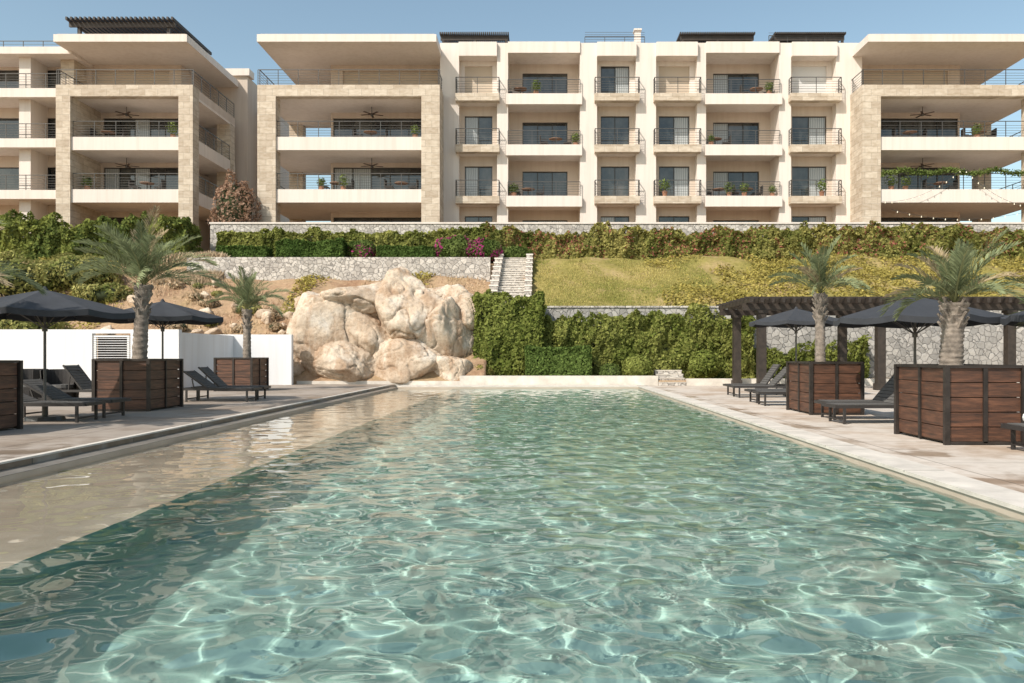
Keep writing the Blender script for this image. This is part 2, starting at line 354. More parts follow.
b.build('coping_joints')
b=MB(); b.box(-3.4,5.0,33.72,34.0,-.2,.42,'coping'); b.box(-3.4,-3.15,34,36,-.2,.42,'coping'); b.box(6.2,34,33.72,33.95,-.2,.3,'coping'); b.build('planting_bed_kerb')
b=MB()
for i in range(4): b.box(5.02,6.18,33.72+.35*i,35.2,.0,.16*(i+1)-.03,'rubble'); b.box(5.01,6.19,33.70+.35*i,35.2-.002*i,.16*(i+1)-.03,.16*(i+1),'coping')
b.build('stone_steps')
# ---------------------------------------------------------------- walls of the garden
b=MB(); b.box(-.5,34,37.0,37.35,.1,3.5,'rubbleg'); b.box(-.52,34,36.95,37.4,3.5,3.58,'rubble'); b.build('retaining_wall')
b=MB(); b.box(-19.5,-2.75,43.95,44.3,4.6,6.7,'rubble'); b.build('stone_wall')
b=MB(); b.box(-20,34,48.3,48.65,6.5,9.25,'rubble'); b.box(-20.05,34,48.25,48.7,9.25,9.35,'white'); b.build('terrace_wall')
b=MB(); n=22
for i in range(n): b.box(-2.1,-.75,37.2+.4*i,37.2+.4*i+9*(i==n-1)*.1+.42,2.2,3.35+.16*(i+1)-.04,'rubble'); b.box(-2.098,-.752,37.17+.4*i,37.2+.4*i+.42,3.35+.16*(i+1)-.04,3.35+.16*(i+1),'coping')
for xa,xb in((-2.5,-2.1),(-.75,-.42)):
    for i in range(11): b.box(xa,xb,37.0+.8*i,37.0+.8*(i+1),.1,3.75+.32*i,'rubble'); b.box(xa-.03,xb+.03,37.0+.8*i-.02*(i>0),37.0+.8*(i+1)-.02,3.75+.32*i,3.82+.32*i,'white')
b.build('garden_stairs')
r=empty('garden_wall'); b=MB(); b.box(-24,-15.75,28,28.25,0,2.2,'gwhite'); b.box(-14.4,-12.7,28,28.25,0,2.2,'gwhite'); b.box(-15.75,-14.4,28,28.25,2.06,2.2,'gwhite'); b.box(-15.6,-10.3,33,33.25,0,2.15,'gwhite'); b.box(-12.95,-12.7,28.25,33,0,2.1,'gwhite'); b.build('wall',r)
b=MB(); b.box(-15.7,-15.62,28.02,28.1,0,2.0,'shutterw'); b.box(-14.53,-14.45,28.02,28.1,0,2.0,'shutterw'); b.box(-15.62,-14.53,28.02,28.1,1.93,2.0,'shutterw')
for i in range(22): b.beam((-15.62,28.06,.1+i*.085),(-14.53,28.06,.1+i*.085),.09,.02,'gwhite')
b.box(-15.62,-14.53,28.14,28.17,0,2.0,'wooddark'); b.build('louvered_gate',r)
# ---------------------------------------------------------------- hedges
HG=(.09,.115,.025); HG2=(.215,.235,.065)
hedge('hedge',-2.9,.1,35.2,36.8,.1,3.9,14000,.09,HG,HG2,.2)
hedge('hedge',.1,9.6,35.7,36.9,.1,2.95,26000,.09,HG,(.26,.265,.08),.32)
hedge('hedge',9.6,15,36.1,36.9,.1,1.7,6000,.09,HG,HG2,.35)
BA=(.42,.17,.12); PK=(.45,.07,.22)
hedge('bougainvillea_hedge',-3.2,12,46.5,48.1,6.7,8.5,30000,.11,(.10,.12,.03),(.29,.26,.09),.32,BA,.2)
hedge('bougainvillea_hedge',12,34,46.4,48.1,6.7,8.6,40000,.11,(.10,.12,.03),(.29,.26,.09),.34,BA,.16)
hedge('hedge',-19,-3.2,46.8,48.1,6.8,8.5,24000,.11,(.10,.125,.03),(.26,.26,.08),.25)
hedge('hedge',-38,-20.3,45.6,47.6,6.3,8.85,40000,.12,(.07,.10,.03),(.24,.26,.07),.38)
CG=(.045,.08,.02); CG2=(.10,.15,.04)
hedge('clipped_hedge',-18.2,-15.4,44.8,45.9,6.5,7.45,7000,.08,CG,CG2,.06)
hedge('clipped_hedge',-14.9,-11.1,44.8,45.9,6.5,7.75,8000,.08,CG,CG2,.1)
hedge('clipped_hedge',-9.2,-5.9,44.8,45.9,6.5,7.4,7000,.08,CG,CG2,.06)
bush('bougainvillea',(-4.9,45.2,7.25),(1.3,.7,.8),5000,.09,GR,GR2,.2,1,PK,.55)
bush('bougainvillea',(-3.1,45.3,7.2),(1.1,.7,.65),4000,.09,GR,GR2,.2,1,PK,.55)
bush('bougainvillea',(-10.2,45.6,7.2),(.8,.6,.7),2500,.09,GR,GR2,.2,1,PK,.3)
bush('round_shrub',(-1.6,46.9,7.1),(1.3,.8,.6),3500,.09)
hedge('clipped_hedge',-.6,2.2,34.2,35.3,.2,1.6,8000,.075,(.065,.10,.025),(.13,.18,.05),.07)
bush('round_shrub',(4.25,34.6,.75),(.65,.6,.55),3000,.07,HG,HG2)
bush('round_shrub',(7.2,35,.9),(.7,.6,.65),3000,.07,HG,HG2)
bush('round_shrub',(3.1,34.7,.5),(.5,.5,.4),1500,.07,GR,GR2,.2)
bush('round_shrub',(-2.6,34.9,.5),(.6,.5,.4),1500,.07,GR,OL2,.25)
bush('dry_bush',(-18.9,49.3,10.4),(1.4,.9,1.8),3000,.1,(.22,.13,.085),(.34,.24,.18),.4)
for x,y,rx,rz in((-25,43,2.4,1.1),(-28,42,2.2,1.4),(-31,41,2.5,1.5),(-22.5,41,1.5,.6),(-24,37,2.0,1.0)):
    bush('shrub',(x,y,float(H(x,y))+rz*.4),(rx,rx*.7,rz),int(3500*rx/2),.1,(.13,.15,.045),(.34,.31,.12),.3)
for i in range(18):
    x=RS.uniform(-21,-11.5); y=RS.uniform(36.5,43.2); rx=RS.uniform(.25,.6)
    c1,c2=((.27,.20,.13),(.40,.31,.21)) if i%3 else ((.15,.15,.05),(.33,.30,.12))
    bush('scrub_bush',(x,y,float(H(x,y))+rx*.25),(rx,rx,rx*.6),int(900*rx),.09,c1,c2,.4)
# ---------------------------------------------------------------- boulders
def ico(sub):
    import bmesh
    bm=bmesh.new(); bmesh.ops.create_icosphere(bm,subdivisions=sub,radius=1)
    V=np.array([v.co[:] for v in bm.verts]); F=np.array([[v.index for v in f.verts] for f in bm.faces]); bm.free(); return V,F
IV,IF=ico(6); IV4,IF4=ico(4)
def boulder(c,r,seed,rz=0,name='boulder',IV=IV,IF=IF):
    rs=np.random.RandomState(seed); nn=unit(rs.normal(size=(15,3))); h=rs.uniform(.68,1.05,15)
    dp=np.maximum(IV@nn.T,0)/h; R=(dp**13).sum(1)**(-1/13.); R=np.minimum(R,1.35)
    P=IV*R[:,None]
    fr=np.array([mnoise.fractal(Vector(p*1.8+seed),.8,2.1,7) for p in P])
    rd=np.array([abs(mnoise.noise(Vector(p*1.5+seed*3.))) for p in P]); crack=-np.exp(-(rd/.028)**2)*.075
    P=P*(1+.08*fr+crack)[:,None]*np.array(r)
    cs,sn=math.cos(rz),math.sin(rz); P=P@np.array([[cs,sn,0],[-sn,cs,0],[0,0,1]])+np.array(c)
    npmesh(name,P,IF,M['rock'],smooth=True)
B=[((-9.5,35.3,2.0),(2.25,1.6,2.2)),((-7.2,36.9,3.6),(3.0,1.5,1.25)),((-6.1,35.8,2.8),(1.9,1.4,2.0)),((-8.6,34.7,.7),(2.0,1.0,1.15)),
   ((-4.3,35.7,1.7),(1.6,1.3,1.8)),((-10.9,34.7,.7),(1.1,.9,.95)),((-3.9,36.6,3.2),(1.5,1.1,1.2)),((-6.1,34.7,.75),(1.8,.9,1.2)),((-3.6,34.8,.55),(.95,.8,.9)),
   ((-10.4,37.2,3.2),(1.3,1.0,.9)),((-5.0,37.3,3.8),(1.4,1,.8)),((-7.6,35.4,2.0),(1.3,1.2,1.5))]
for i,(c,r) in enumerate(B): boulder(c,r,20+i*7,i*.9)
for i in range(26):
    x=RS.uniform(-21,-10.5); y=RS.uniform(36,43.5); s=RS.uniform(.12,.42); boulder((x,y,float(H(x,y))+s*.2),(s*1.2,s,s*.8),200+i,i,'rock',IV4,IF4)
b=MB(); b.box(-10.3,-3.4,33.72,34.0,-.2,.2,'coping'); b.build('planting_bed_kerb')
# ---------------------------------------------------------------- buildings
def rail(b,x0,x1,y,z,h=1.0):
    b.box(x0,x1,y-.025,y+.025,z+h-.04,z+h,'metal')
    for i in range(5): b.box(x0,x1,y-.008,y+.008,z+.12+i*.16,z+.138+i*.16,'metal')
    n=max(1,int(abs(x1-x0)/1.2))
    for i in range(n+1):
        x=x0+(x1-x0)*i/n; b.box(x-.018,x+.018,y-.02,y+.02,z,z+h-.04,'metal')
def raily(b,y0,y1,x,z,h=1.0):
    b.box(x-.025,x+.025,y0,y1,z+h-.04,z+h,'metal')
    for i in range(5): b.box(x-.008,x+.008,y0,y1,z+.12+i*.16,z+.138+i*.16,'metal')
    n=max(1,int(abs(y1-y0)/1.2))
    for i in range(n+1):
        y=y0+(y1-y0)*i/n; b.box(x-.018,x+.018,y-.02,y+.02,z,z+h-.04,'metal')
rw=random.Random(3)
def win(b,x0,x1,y,z0,z1,n,cur=.3):
    f=.055
    b.box(x0,x1,y,y+.1,z1-f,z1,'frame'); b.box(x0,x1,y,y+.1,z0,z0+f,'frame')
    for i in range(n+1):
        x=x0+(x1-x0-f)*i/n; b.box(x,x+f,y+.003,y+.097,z0+f,z1-f,'frame')
    for i in range(n):
        xa=x0+(x1-x0-f)*i/n+f; xb=x0+(x1-x0-f)*(i+1)/n
        b.box(xa,xb,y+.04+.02*(i%2),y+.08,z0+f,z1-f,'curtain' if rw.random()<cur else 'glass')
def wallwin(w,g,x0,x1,y,z0,z1,o,mat,n=2,t=.3,inset=.14,cur=.3,kind=None):
    ox0,ox1,oz0,oz1=o
    if ox0>x0: w.box(x0,ox0,y,y+t,z0,z1,mat)
    if ox1<x1: w.box(ox1,x1,y,y+t,z0,z1,mat)
    if oz0>z0: w.box(ox0,ox1,y,y+t,z0,oz0,mat)
    if oz1<z1: w.box(ox0,ox1,y,y+t,oz1,z1,mat)
    if kind: g.box(ox0,ox1,y+inset,y+inset+.06,oz0,oz1,kind)
    else: win(g,ox0,ox1,y+inset,oz0,oz1,n,cur)
def fan(b,x,y,z):
    b.cyl((x,y,z),(x,y,z-.45),.02,.02,'metal',6); b.cyl((x,y,z-.45),(x,y,z-.6),.1,.08,'metal',8)
    for i in range(5):
        a=i*1.2566+.4; b.beam((x+.1*math.cos(a),y+.1*math.sin(a),z-.5),(x+.75*math.cos(a),y+.75*math.sin(a),z-.5),.14,.02,'fanw')
FL=[8.4,11.75,15.05,18.27]
TH=.85
TOP=20.78
def block(root,x0,x1,mir,yf=50.0,pw=1.15,sol=3.7):
    w,g,r=MB(),MB(),MB()
    inner,outer=(x1,x0) if not mir else (x0,x1)
    d=1 if inner>outer else -1
    ZT=FL[3]
    def bx(mb,a,c,*q): mb.box(min(a,c),max(a,c),*q)
    bx(w,outer,outer+d*pw,yf,yf+.9,7.5,ZT,'trav'); bx(w,inner,inner-d*pw,yf,yf+4.4,7.5,ZT,'trav')
    bx(w,outer+d*pw,inner-d*pw,yf+.003,yf+.6,ZT-.72,ZT,'trav')
    bx(w,outer+d*.05,outer+d*1.0,yf+6.2,yf+7,7.5,ZT-.6,'trav')
    ib=inner-d*pw; core=outer+d*sol
    for i in(1,2):
        z=FL[i]; bx(w,outer+d*.06,ib,yf+.12,yf+7.1,z-TH,z-.02,'white')
    bx(w,outer+d*.06,inner-d*.06,yf+.65,yf+7.1,ZT-.7,ZT-.55,'white')
    bx(w,outer+d*.06,inner-d*.06,yf+.65,yf+7.1,ZT-.547,ZT-.03,'beige')
    for i,z in enumerate(FL):
        zt=(FL[i+1]-TH) if i<2 else (ZT-.7 if i==2 else TOP)
        y=yf+3.5; a,c=min(core,ib),max(core,ib)
        if i<3: wallwin(w,g,a,c,y,z-.02,zt,(a+.15,c-.1,z+.05,z+2.15),'beige',5,cur=.12)
        else: 
            a,c=min(core,inner),max(core,inner)
            wallwin(w,g,a,c,y,z-.02,zt,(min(core+d*.8,inner-d*.3),max(core+d*.8,inner-d*.3),z+.05,z+2.1),'beige',4,kind='shutter')
        bx(w,core,core+d*.3,y+.3,yf+10,z-.02,zt,'beige')
        bx(w,core+d*.3,inner-d*.05,yf+9.7,yf+10,z-.02,zt,'beige')
    bx(w,inner,inner-d*.3,yf+4.4,yf+10,7.5,TOP,'beige')
    for z in FL[1:3]:
        ra,rb=sorted((outer+d*pw,ib)); rail(r,ra,rb,yf+.3,z-.02,1.05); raily(r,yf+.9,yf+6.2,outer+d*.12,z-.02,1.05)
    rail(r,min(outer,inner),max(outer,inner),yf+.12,ZT,1.0); raily(r,yf+.15,yf+7,outer+d*.1,ZT,1.0); raily(r,yf+.15,yf+3.4,inner-d*.1,ZT,1.0)
    bx(w,outer+d*.15,inner-d*.15,yf-.5,yf+11,TOP,TOP+.46,'white'); bx(w,outer+d*.3,inner-d*.3,yf-.35,yf+10.9,TOP+.46,TOP+.54,'beige')
    for z in (FL[2]-TH,ZT-.7): fan(r,(outer+inner)/2+d*1.0,yf+2.2,z)
    w.build('walls_and_slabs',root); g.build('windows',root); r.build('railings_and_fans',root)
main=empty('apartment_building')
block(main,-17.75,-6.3,False)
block(main,20.25,31.9,True)
w,g,r=MB(),MB(),MB()
q=lambda u:(u-540)/15.31
YF=52.0; ZR=21.68
for a,c in((440,459),(497,508),(580,597),(636,656),(697,706),(779,791),(836,862)):
    w.box(q(a),q(c),YF,YF+2.6,7.5,ZR,'white')
w.box(q(440)-.6,q(862)+.6,YF+2.6,YF+12,21.2,ZR-.05,'beige')
w.box(q(440),q(440)+.3,YF+2.6,YF+12,7.5,21.2,'beige'); w.box(q(862)-.3,q(862),YF+2.6,YF+12,7.5,21.2,'beige')
w.box(q(440)+.3,q(862)-.3,YF+11.6,YF+12,7.5,21.2,'beige')
LV=[8.3,11.6,14.93,18.25]
def narrow(a,c,top,off=0,stone=True):
    x0,x1=q(a),q(c); y=YF+.75
    for i,z in enumerate(LV):
        zt=LV[i+1]-.02 if i<3 else ZR-.06
        wx0=x0+.3+off; wx1=x1-.35+off
        k=top if i==3 else None
        wallwin(w,g,x0,x1,y,z-.02,zt,(wx0,wx1,z+.06,z+2.2),'white' if i==3 else 'beige',2,kind=k,cur=.6)
        if i>0:
            w.box(x0-.18,x1+.18,YF-.55,YF-.003,z-.5,z-.02,'trav' if stone else 'white'); w.box(x0,x1,YF-.003,y,z-.5,z-.02,'white')
            rail(r,x0-.15,x1+.15,YF-.5,z-.02,1.05); raily(r,YF-.5,YF-.02,x0-.15,z-.02,1.05); raily(r,YF-.5,YF-.02,x1+.15,z-.02,1.05)
    w.box(x0,x1,YF-.25,y-.003,20.75,ZR-.02,'white')
def wide(a,c):
    x0,x1=q(a),q(c); y=YF+2.0
    for i,z in enumerate(LV):
        zt=LV[i+1]-.5 if i<3 else 21.0
        wallwin(w,g,x0,x1,y,z-.02,zt,(x0+.9,x1-.75,z+.05,z+2.15),'beige',3,cur=.2)
        if i>0:
            w.box(x0-.12,x1+.12,YF-.3,YF-.003,z-.66,z+.04,'white'); w.box(x0,x1,YF-.003,y+.3,z-.5,z-.02,'white')
            rail(r,x0,x1,YF-.18,z+.04,.95)
    w.box(x0,x1,YF-.1,YF+2.3,21.0,ZR+.05,'white')
narrow(459,497,'shutter',0); wide(508,580); narrow(597,636,None); narrow(656,697,'shutter'); wide(706,779); narrow(791,836,'shutterw')
rail(r,q(585),q(645),YF+.2,ZR,.5); rail(r,q(770),q(845),YF+.3,ZR,.6)
w.box(q(637),q(643),YF+1.2,YF+1.7,ZR-.1,ZR+1.3,'white'); w.box(q(636),q(644),YF+1.1,YF+1.8,ZR+1.3,ZR+1.4,'white')
for a,c in((440,508),(681,755),(776,846)):
    w.box(q(a)+.3,q(c)-.3,YF+5.7,YF+8,ZR-.05,ZR+.5,'beige')
    for i in range(34):
        x=q(a)+(q(c)-q(a))*i/33.; r.box(x-.045,x+.045,YF+.1,YF+6,ZR+.62,ZR+.76,'wooddark')
    for yy in(YF+.3,YF+5.4): r.box(q(a),q(c),yy,yy+.12,ZR+.3,ZR+.617,'wooddark')
    for x in(q(a)+.1,(q(a)+q(c))/2,q(c)-.2): 
        for yy in(YF+.3,YF+5.4): r.box(x,x+.12,yy+.003,yy+.117,ZR-.1,ZR+.3,'wooddark')
w.build('walls_and_slabs',main); g.build('windows',main); r.build('railings_and_pergolas',main)
west=empty('apartment_building')
block(west,-30.4,-21.8,True,50.0,.9,2.3)
w,g,r=MB(),MB(),MB()
for i,z in enumerate(FL):
    zt=FL[i+1]-.4 if i<3 else 20.6
    wallwin(w,g,-42,-30.4,53.4,z-.02,zt,(-36.5,-31.3,z+.06,z+2.15),'beige',3,cur=.2)
    if i>0: w.box(-42,-30.41,51.3,53.8,z-.4,z-.02,'white'); w.box(-42,-30.41,51.0,51.297,z-.45,z+.12,'white'); rail(r,-42,-30.45,51.15,z+.12,1.0)
w.box(-33.75,-33.0,51.6,53.4,7.5,20.6,'white'); w.box(-31.3,-30.42,52,53.4,7.5,20.6,'trav')
w.box(-42,-30.0,51.0,62,20.6,21.05,'white'); w.box(-42,-31,53,62,21.05,21.5,'beige'); rail(r,-42,-31.5,52.6,21.05,1.0)
w.box(-27,-21.3,58,68,7.5,21.6,'beige'); w.box(-23.4,-20.3,60,68,7.5,19.6,'white')
w.box(-27.2,-21.1,57.8,58.8,21.6,22.1,'white')
w.box(-31,-23.8,54,60,21.5,22.0,'white')
for x in(-30.5,-24.6):
    for yy in(52.5,57.5): r.box(x,x+.2,yy,yy+.2,21.4,23.1,'wooddark')
for yy in(52.4,54.9,57.4): r.box(-31.0,-24.0,yy,yy+.15,22.9,23.2,'wooddark')
for i in range(24): r.box(-31+.3*i,-30.88+.3*i,52.0,58.2,23.203,23.4,'wooddark')
w.build('walls_and_slabs',west); g.build('windows',west); r.build('railings_and_roof_pergola',west)
def chair(x,y,z,rot,k='wicker'):
    b=MB()
    for a in(-.25,.25):
        for c in(-.25,.22): b.box(a-.02,a+.02,c-.02,c+.02,0,.42,k)
    b.box(-.28,.28,-.28,.25,.42,.48,k); b.box(-.28,.28,.2,.26,.48,.95,k); b.box(-.3,-.25,-.25,.2,.62,.66,k); b.box(.25,.3,-.25,.2,.62,.66,k)
    return b.build('patio_chair',loc=(x,y,z),rot=rot)
def table(x,y,z):
    b=MB(); b.cyl((0,0,.7),(0,0,.74),.45,.45,'teak',14); b.cyl((0,0,0),(0,0,.7),.04,.04,'metal'); b.cyl((0,0,0),(0,0,.03),.25,.25,'metal',12); b.build('patio_table',loc=(x,y,z))
def pot(x,y,z,s=.35,c2=GR2):
    rt=empty('potted_plant',(x,y,z)); b=MB(); b.cyl((0,0,0),(0,0,.35),.13,.18,'terracotta',12); b.build('pot',rt)
    n=160; d=unit(RS.normal(size=(n,3))); P=d*np.array([s,s,s*1.1])*RS.uniform(.4,1,(n,1))+np.array([0,0,.35+s*.8]); leaves('foliage',P,d,.09,leafcol(P,GR,c2),.4,parent=rt)
for x,z in((q(520),LV[3]),(q(528),LV[1]),(q(718),LV[2]),(q(722),LV[1]),(q(750),LV[1]),(q(556),LV[2]),(-11,FL[2]),(-9,FL[1]),(-13.2,FL[1]),(24,FL[2]),(26,FL[1]),(28.5,FL[2]),(-28,FL[2]),(-25.5,FL[1]),(q(760),LV[3])):
    yy=52.9 if -6<x<20 else 51.7
    table(x,yy,z-.02); chair(x-.8,yy,z-.02,1.5); chair(x+.8,yy+.1,z-.02,-1.6)
for x,y,z in((q(511),52.5,LV[1]),(q(514),52.3,LV[1]),(q(576),52.4,LV[2]),(q(712),52.3,LV[2]),(q(774),52.4,LV[1]),(q(745),52.2,LV[1]),(-14,51,FL[1]),(-12.6,51,FL[1]),(-8,51,FL[2]),(22.5,51,FL[1]),(23.4,51,FL[1]),(28,51,FL[2]),(-29,51,FL[1]),(-23.5,51,FL[2]),(q(664),51.7,LV[1]),(q(820),51.7,LV[1]),(q(536),52.2,LV[3]),(q(770),52.2,LV[3]),(q(730),52.2,LV[1])): pot(x,y,z-.02,RS.uniform(.28,.5))
n=2500; P=np.stack([RS.uniform(21.4,31.5,n),49.95+RS.normal(0,.08,n),12.95+RS.normal(0,.09,n)],1); P[:,2]-=.25*np.abs(np.sin(P[:,0]*1.1)); leaves('balcony_garland',P,RS.normal(size=(n,3)),.08,leafcol(P,GR,GR2),.5)
b=MB()
for x0,z0,x1,z1 in((21.4,10.9,26.5,13.0),(26.5,13,31,10.6),(22,10.4,31,10.4)):
    pr=None
    for i in range(25):
        t=i/24.; p=(x0+(x1-x0)*t,49.85,z0+(z1-z0)*t-1.0*4*t*(1-t)*.6)
        if pr: b.beam(pr,p,.015,.015,'metal')
        if i%2: b.cyl(p,(p[0],p[1],p[2]-.1),.025,.035,'bulb',6)
        pr=p
b.build('string_lights')
# ---------------------------------------------------------------- pool-side furniture
def planter(x0,x1,y0,y1,z=0,h=1.15):
    rt=empty('planter_box',((x0+x1)/2,(y0+y1)/2,z)); a=(x1-x0)/2; c=(y1-y0)/2; b=MB()
    n=5; hh=(h-.08)/n
    for i in range(n):
        za=.05+i*hh; zb=za+hh-.012; j=.004*(i%2)
        b.box(-a+.03,a-.03,-c+.01-j,-c+.05,za,zb,'pwood'); b.box(-a+.03,a-.03,c-.05,c-.01+j,za,zb,'pwood')
        b.box(-a+.01-j,-a+.05,-c+.053,c-.053,za,zb,'pwood'); b.box(a-.05,a-.01+j,-c+.053,c-.053,za,zb,'pwood')
    b.box(-a+.06,a-.06,-c+.06,c-.06,.02,h-.12,'soil')
    b.build('planks',rt,bevel=.004)
    b=MB()
    for sx in(-1,1):
        for sy in(-1,1): b.box(sx*a-.035,sx*a+.035,sy*c-.035,sy*c+.035,0,h,'steel')
    for sy in(-1,1): b.box(-.03,.03,sy*c-.02,sy*c+.02,.03,h-.03,'steel'); b.box(-a+.035,a-.035,sy*c-.025,sy*c+.025,h-.04,h+.003,'steel'); b.box(-a+.035,a-.035,sy*c-.02,sy*c+.02,.01,.05,'steel')
    for sx in(-1,1): b.box(sx*a-.02,sx*a+.02,-.03,.03,.03,h-.03,'steel'); b.box(sx*a-.025,sx*a+.025,-c+.035,c-.035,h-.04,h+.003,'steel')
    b.build('frame',rt)
def palm(x,y,z0,z1,L,nf,seed,lean=(0,0),r=.13):
    rs=random.Random(seed); rt=empty('palm_tree',(x,y,z0)); b=MB()
    H_=z1-z0; k=14; V=[];F=[]; nn=56
    for i in range(nn+1):
        t=i/nn; p=Vector((lean[0]*t**1.5,lean[1]*t**1.5,H_*t)); rr=r*(1.15-.25*t)*(1+.10*((i%4)/3.))
        if t>.8: rr*=1+.5*(t-.8)/.2
        for j in range(k): a=2*math.pi*j/k; q2=rr*(1+rs.uniform(-.06,.06)); V.append((p.x+q2*math.cos(a),p.y+q2*math.sin(a),p.z))
    for i in range(nn):
        for j in range(k): F.append((i*k+j,i*k+(j+1)%k,(i+1)*k+(j+1)%k,(i+1)*k+j))
    npmesh('trunk',np.array(V),np.array(F),M['bark'],parent=rt)
    top=Vector((lean[0],lean[1],H_))
    for i in range(26):
        a=i*2.4; zz=H_*(.62+.36*i/26); t=zz/H_; p=Vector((lean[0]*t**1.5,lean[1]*t**1.5,zz)); e2=Vector((math.cos(a),math.sin(a),0)); d=Vector((e2.x,e2.y,1.3)).normalized()
        b.cyl(p+e2*r*.8,p+e2*r*.8+d*.16,.035,.02,'bark',5)
    b.build('frond_bases',rt)
    LV_=[];LC=[]
    for i in range(nf):
        a=i*2.39996+rs.uniform(-.3,.3); t=i/nf; e=math.radians(86-60*t**.9+rs.uniform(-10,10)); l=L*rs.uniform(.78,1.15)*(1-.1*(1-t)); bend=math.radians(28+46*t+rs.uniform(-16,16))
        p=top.copy(); m=26; hd=Vector((math.cos(a),math.sin(a),0)); side=Vector((-math.sin(a),math.cos(a),0))
        g0=rs.uniform(.8,1.25); old=rs.random()<.14
        for s in range(m):
            tt=s/(m-1); ee=e-bend*tt**1.3; d=hd*math.cos(ee)+Vector((0,0,1))*math.sin(ee); up=Vector((0,0,1))*math.cos(ee)-hd*math.sin(ee)
            nxt=p+d*l/m; wq=.016*(1-tt*.8)
            LV_.append([p-side*wq,nxt-side*wq*.9,nxt+side*wq*.9,p+side*wq]); LC.append((.30,.30,.15))
            if s>3:
                ll=l*.25*math.sin(math.pi*(.12+.8*tt))**.7
                for sg in(-1,1):
                  for h2 in(0,.5):
                    dd=(side*sg*(.8-.35*tt)+d*(.6+.4*tt)+up*(.42+rs.uniform(-.28,.25))).normalized(); c=p+d*l/m*h2
                    ll2=ll*rs.uniform(.75,1.15); w2=(up.cross(dd).normalized()*.5+up*.35).normalized()*.011*(.7+L*.3)
                    mid=c+dd*ll2*.5; tip=c+dd*ll2+Vector((0,0,-ll2*.15))
                    col=np.array((.22,.25,.135) if not old else (.42,.34,.22))*g0*rs.uniform(.7,1.4)
                    LV_.append([c,mid+w2,tip,mid-w2]); LC.append(tuple(col))
            p=nxt
    V=np.array([[tuple(v) for v in q3] for q3 in LV_]).reshape(-1,3); n=len(LV_)
    npmesh('fronds',V,np.arange(n*4).reshape(n,4),M['leaf'],np.repeat(np.array(LC),4,axis=0),rt)
planter(5.87,6.98,11.5,13.1); palm(6.35,12.3,1.0,2.1,1.25,28,1,(.05,0),.15)
planter(5.87,6.98,17.25,18.85); palm(6.35,18.05,1.0,2.7,1.35,24,2,(.03,.1),.10)
planter(-9.8,-8.6,17.5,19.1,.06); palm(-9.2,18.3,1.0,2.9,1.85,34,3,(.1,0),.14)
planter(-11.1,-9.85,27.2,28.8,.06); palm(-10.3,28.,1.0,2.9,1.6,28,4,(0,0),.12)
planter(-9.9,-8.72,11.75,13.35,.06); palm(-9.6,12.5,1.0,2.4,1.6,30,5,(-.1,0),.14)
palm(9.9,14.5,0,1.9,1.4,26,8)
def umbrella(x,y,z,R=1.5,Ht=2.6,tilt=0):
    rt=empty('patio_umbrella',(x,y,z),tilt); b=MB(); n=8; rise=.42
    zc=Ht-.06; rings=5; P={}
    for i in range(rings+1):
        t=i/rings
        for j in range(n*4):
            a=2*math.pi*j/(n*4); ph=(j%4)/4.; sag=.05*math.sin(math.pi*ph)*t
            rad=R*t*(math.cos(math.pi/n)/math.cos((ph-.5)*2*math.pi/n)); P[i,j]=(rad*math.cos(a),rad*math.sin(a),zc-rise*t**1.05-sag)
    m=n*4
    for i in range(rings):
        for j in range(m):
            j2=(j+1)%m
            if i==0: b.poly([P[0,j],P[1,j],P[1,j2]],'canvas')
            else: b.poly([P[i,j],P[i+1,j],P[i+1,j2],P[i,j2]],'canvas')
    for j in range(m):
        j2=(j+1)%m; p,q3=P[rings,j],P[rings,j2]; b.poly([p,(p[0],p[1],p[2]-.11),(q3[0],q3[1],q3[2]-.11),q3],'canvas')
    b.cyl((0,0,zc-.02),(0,0,zc+.06),.07,.02,'canvas',8)
    b.build('canopy',rt)
    b=MB(); b.cyl((0,0,0),(0,0,zc),.028,.024,'metal',10)
    for j in range(n):
        a=2*math.pi*j/n; b.beam((0,0,zc-.04),(R*.98*math.cos(a),R*.98*math.sin(a),zc-rise-.03),.02,.02,'metal'); b.beam((0,0,zc-.75),(R*.5*math.cos(a),R*.5*math.sin(a),zc-rise*.5-.04),.016,.016,'metal')
    b.cyl((0,0,zc-.8),(0,0,zc-.7),.05,.05,'metal'); b.cyl((0,0,0),(0,0,.07),.35,.33,'metal',20); b.cyl((0,0,.07),(0,0,.35),.05,.05,'metal'); b.build('pole_and_ribs',rt)
umbrella(-9.45,15.2,.06,1.6,2.55,.2); umbrella(-9.95,21,.06,1.55,2.72,.1)
umbrella(8.2,25.5,0,1.5,2.85,.3); umbrella(7.25,15.4,0,1.55,2.5,.15); umbrella(9.3,13.2,0,1.5,2.45)
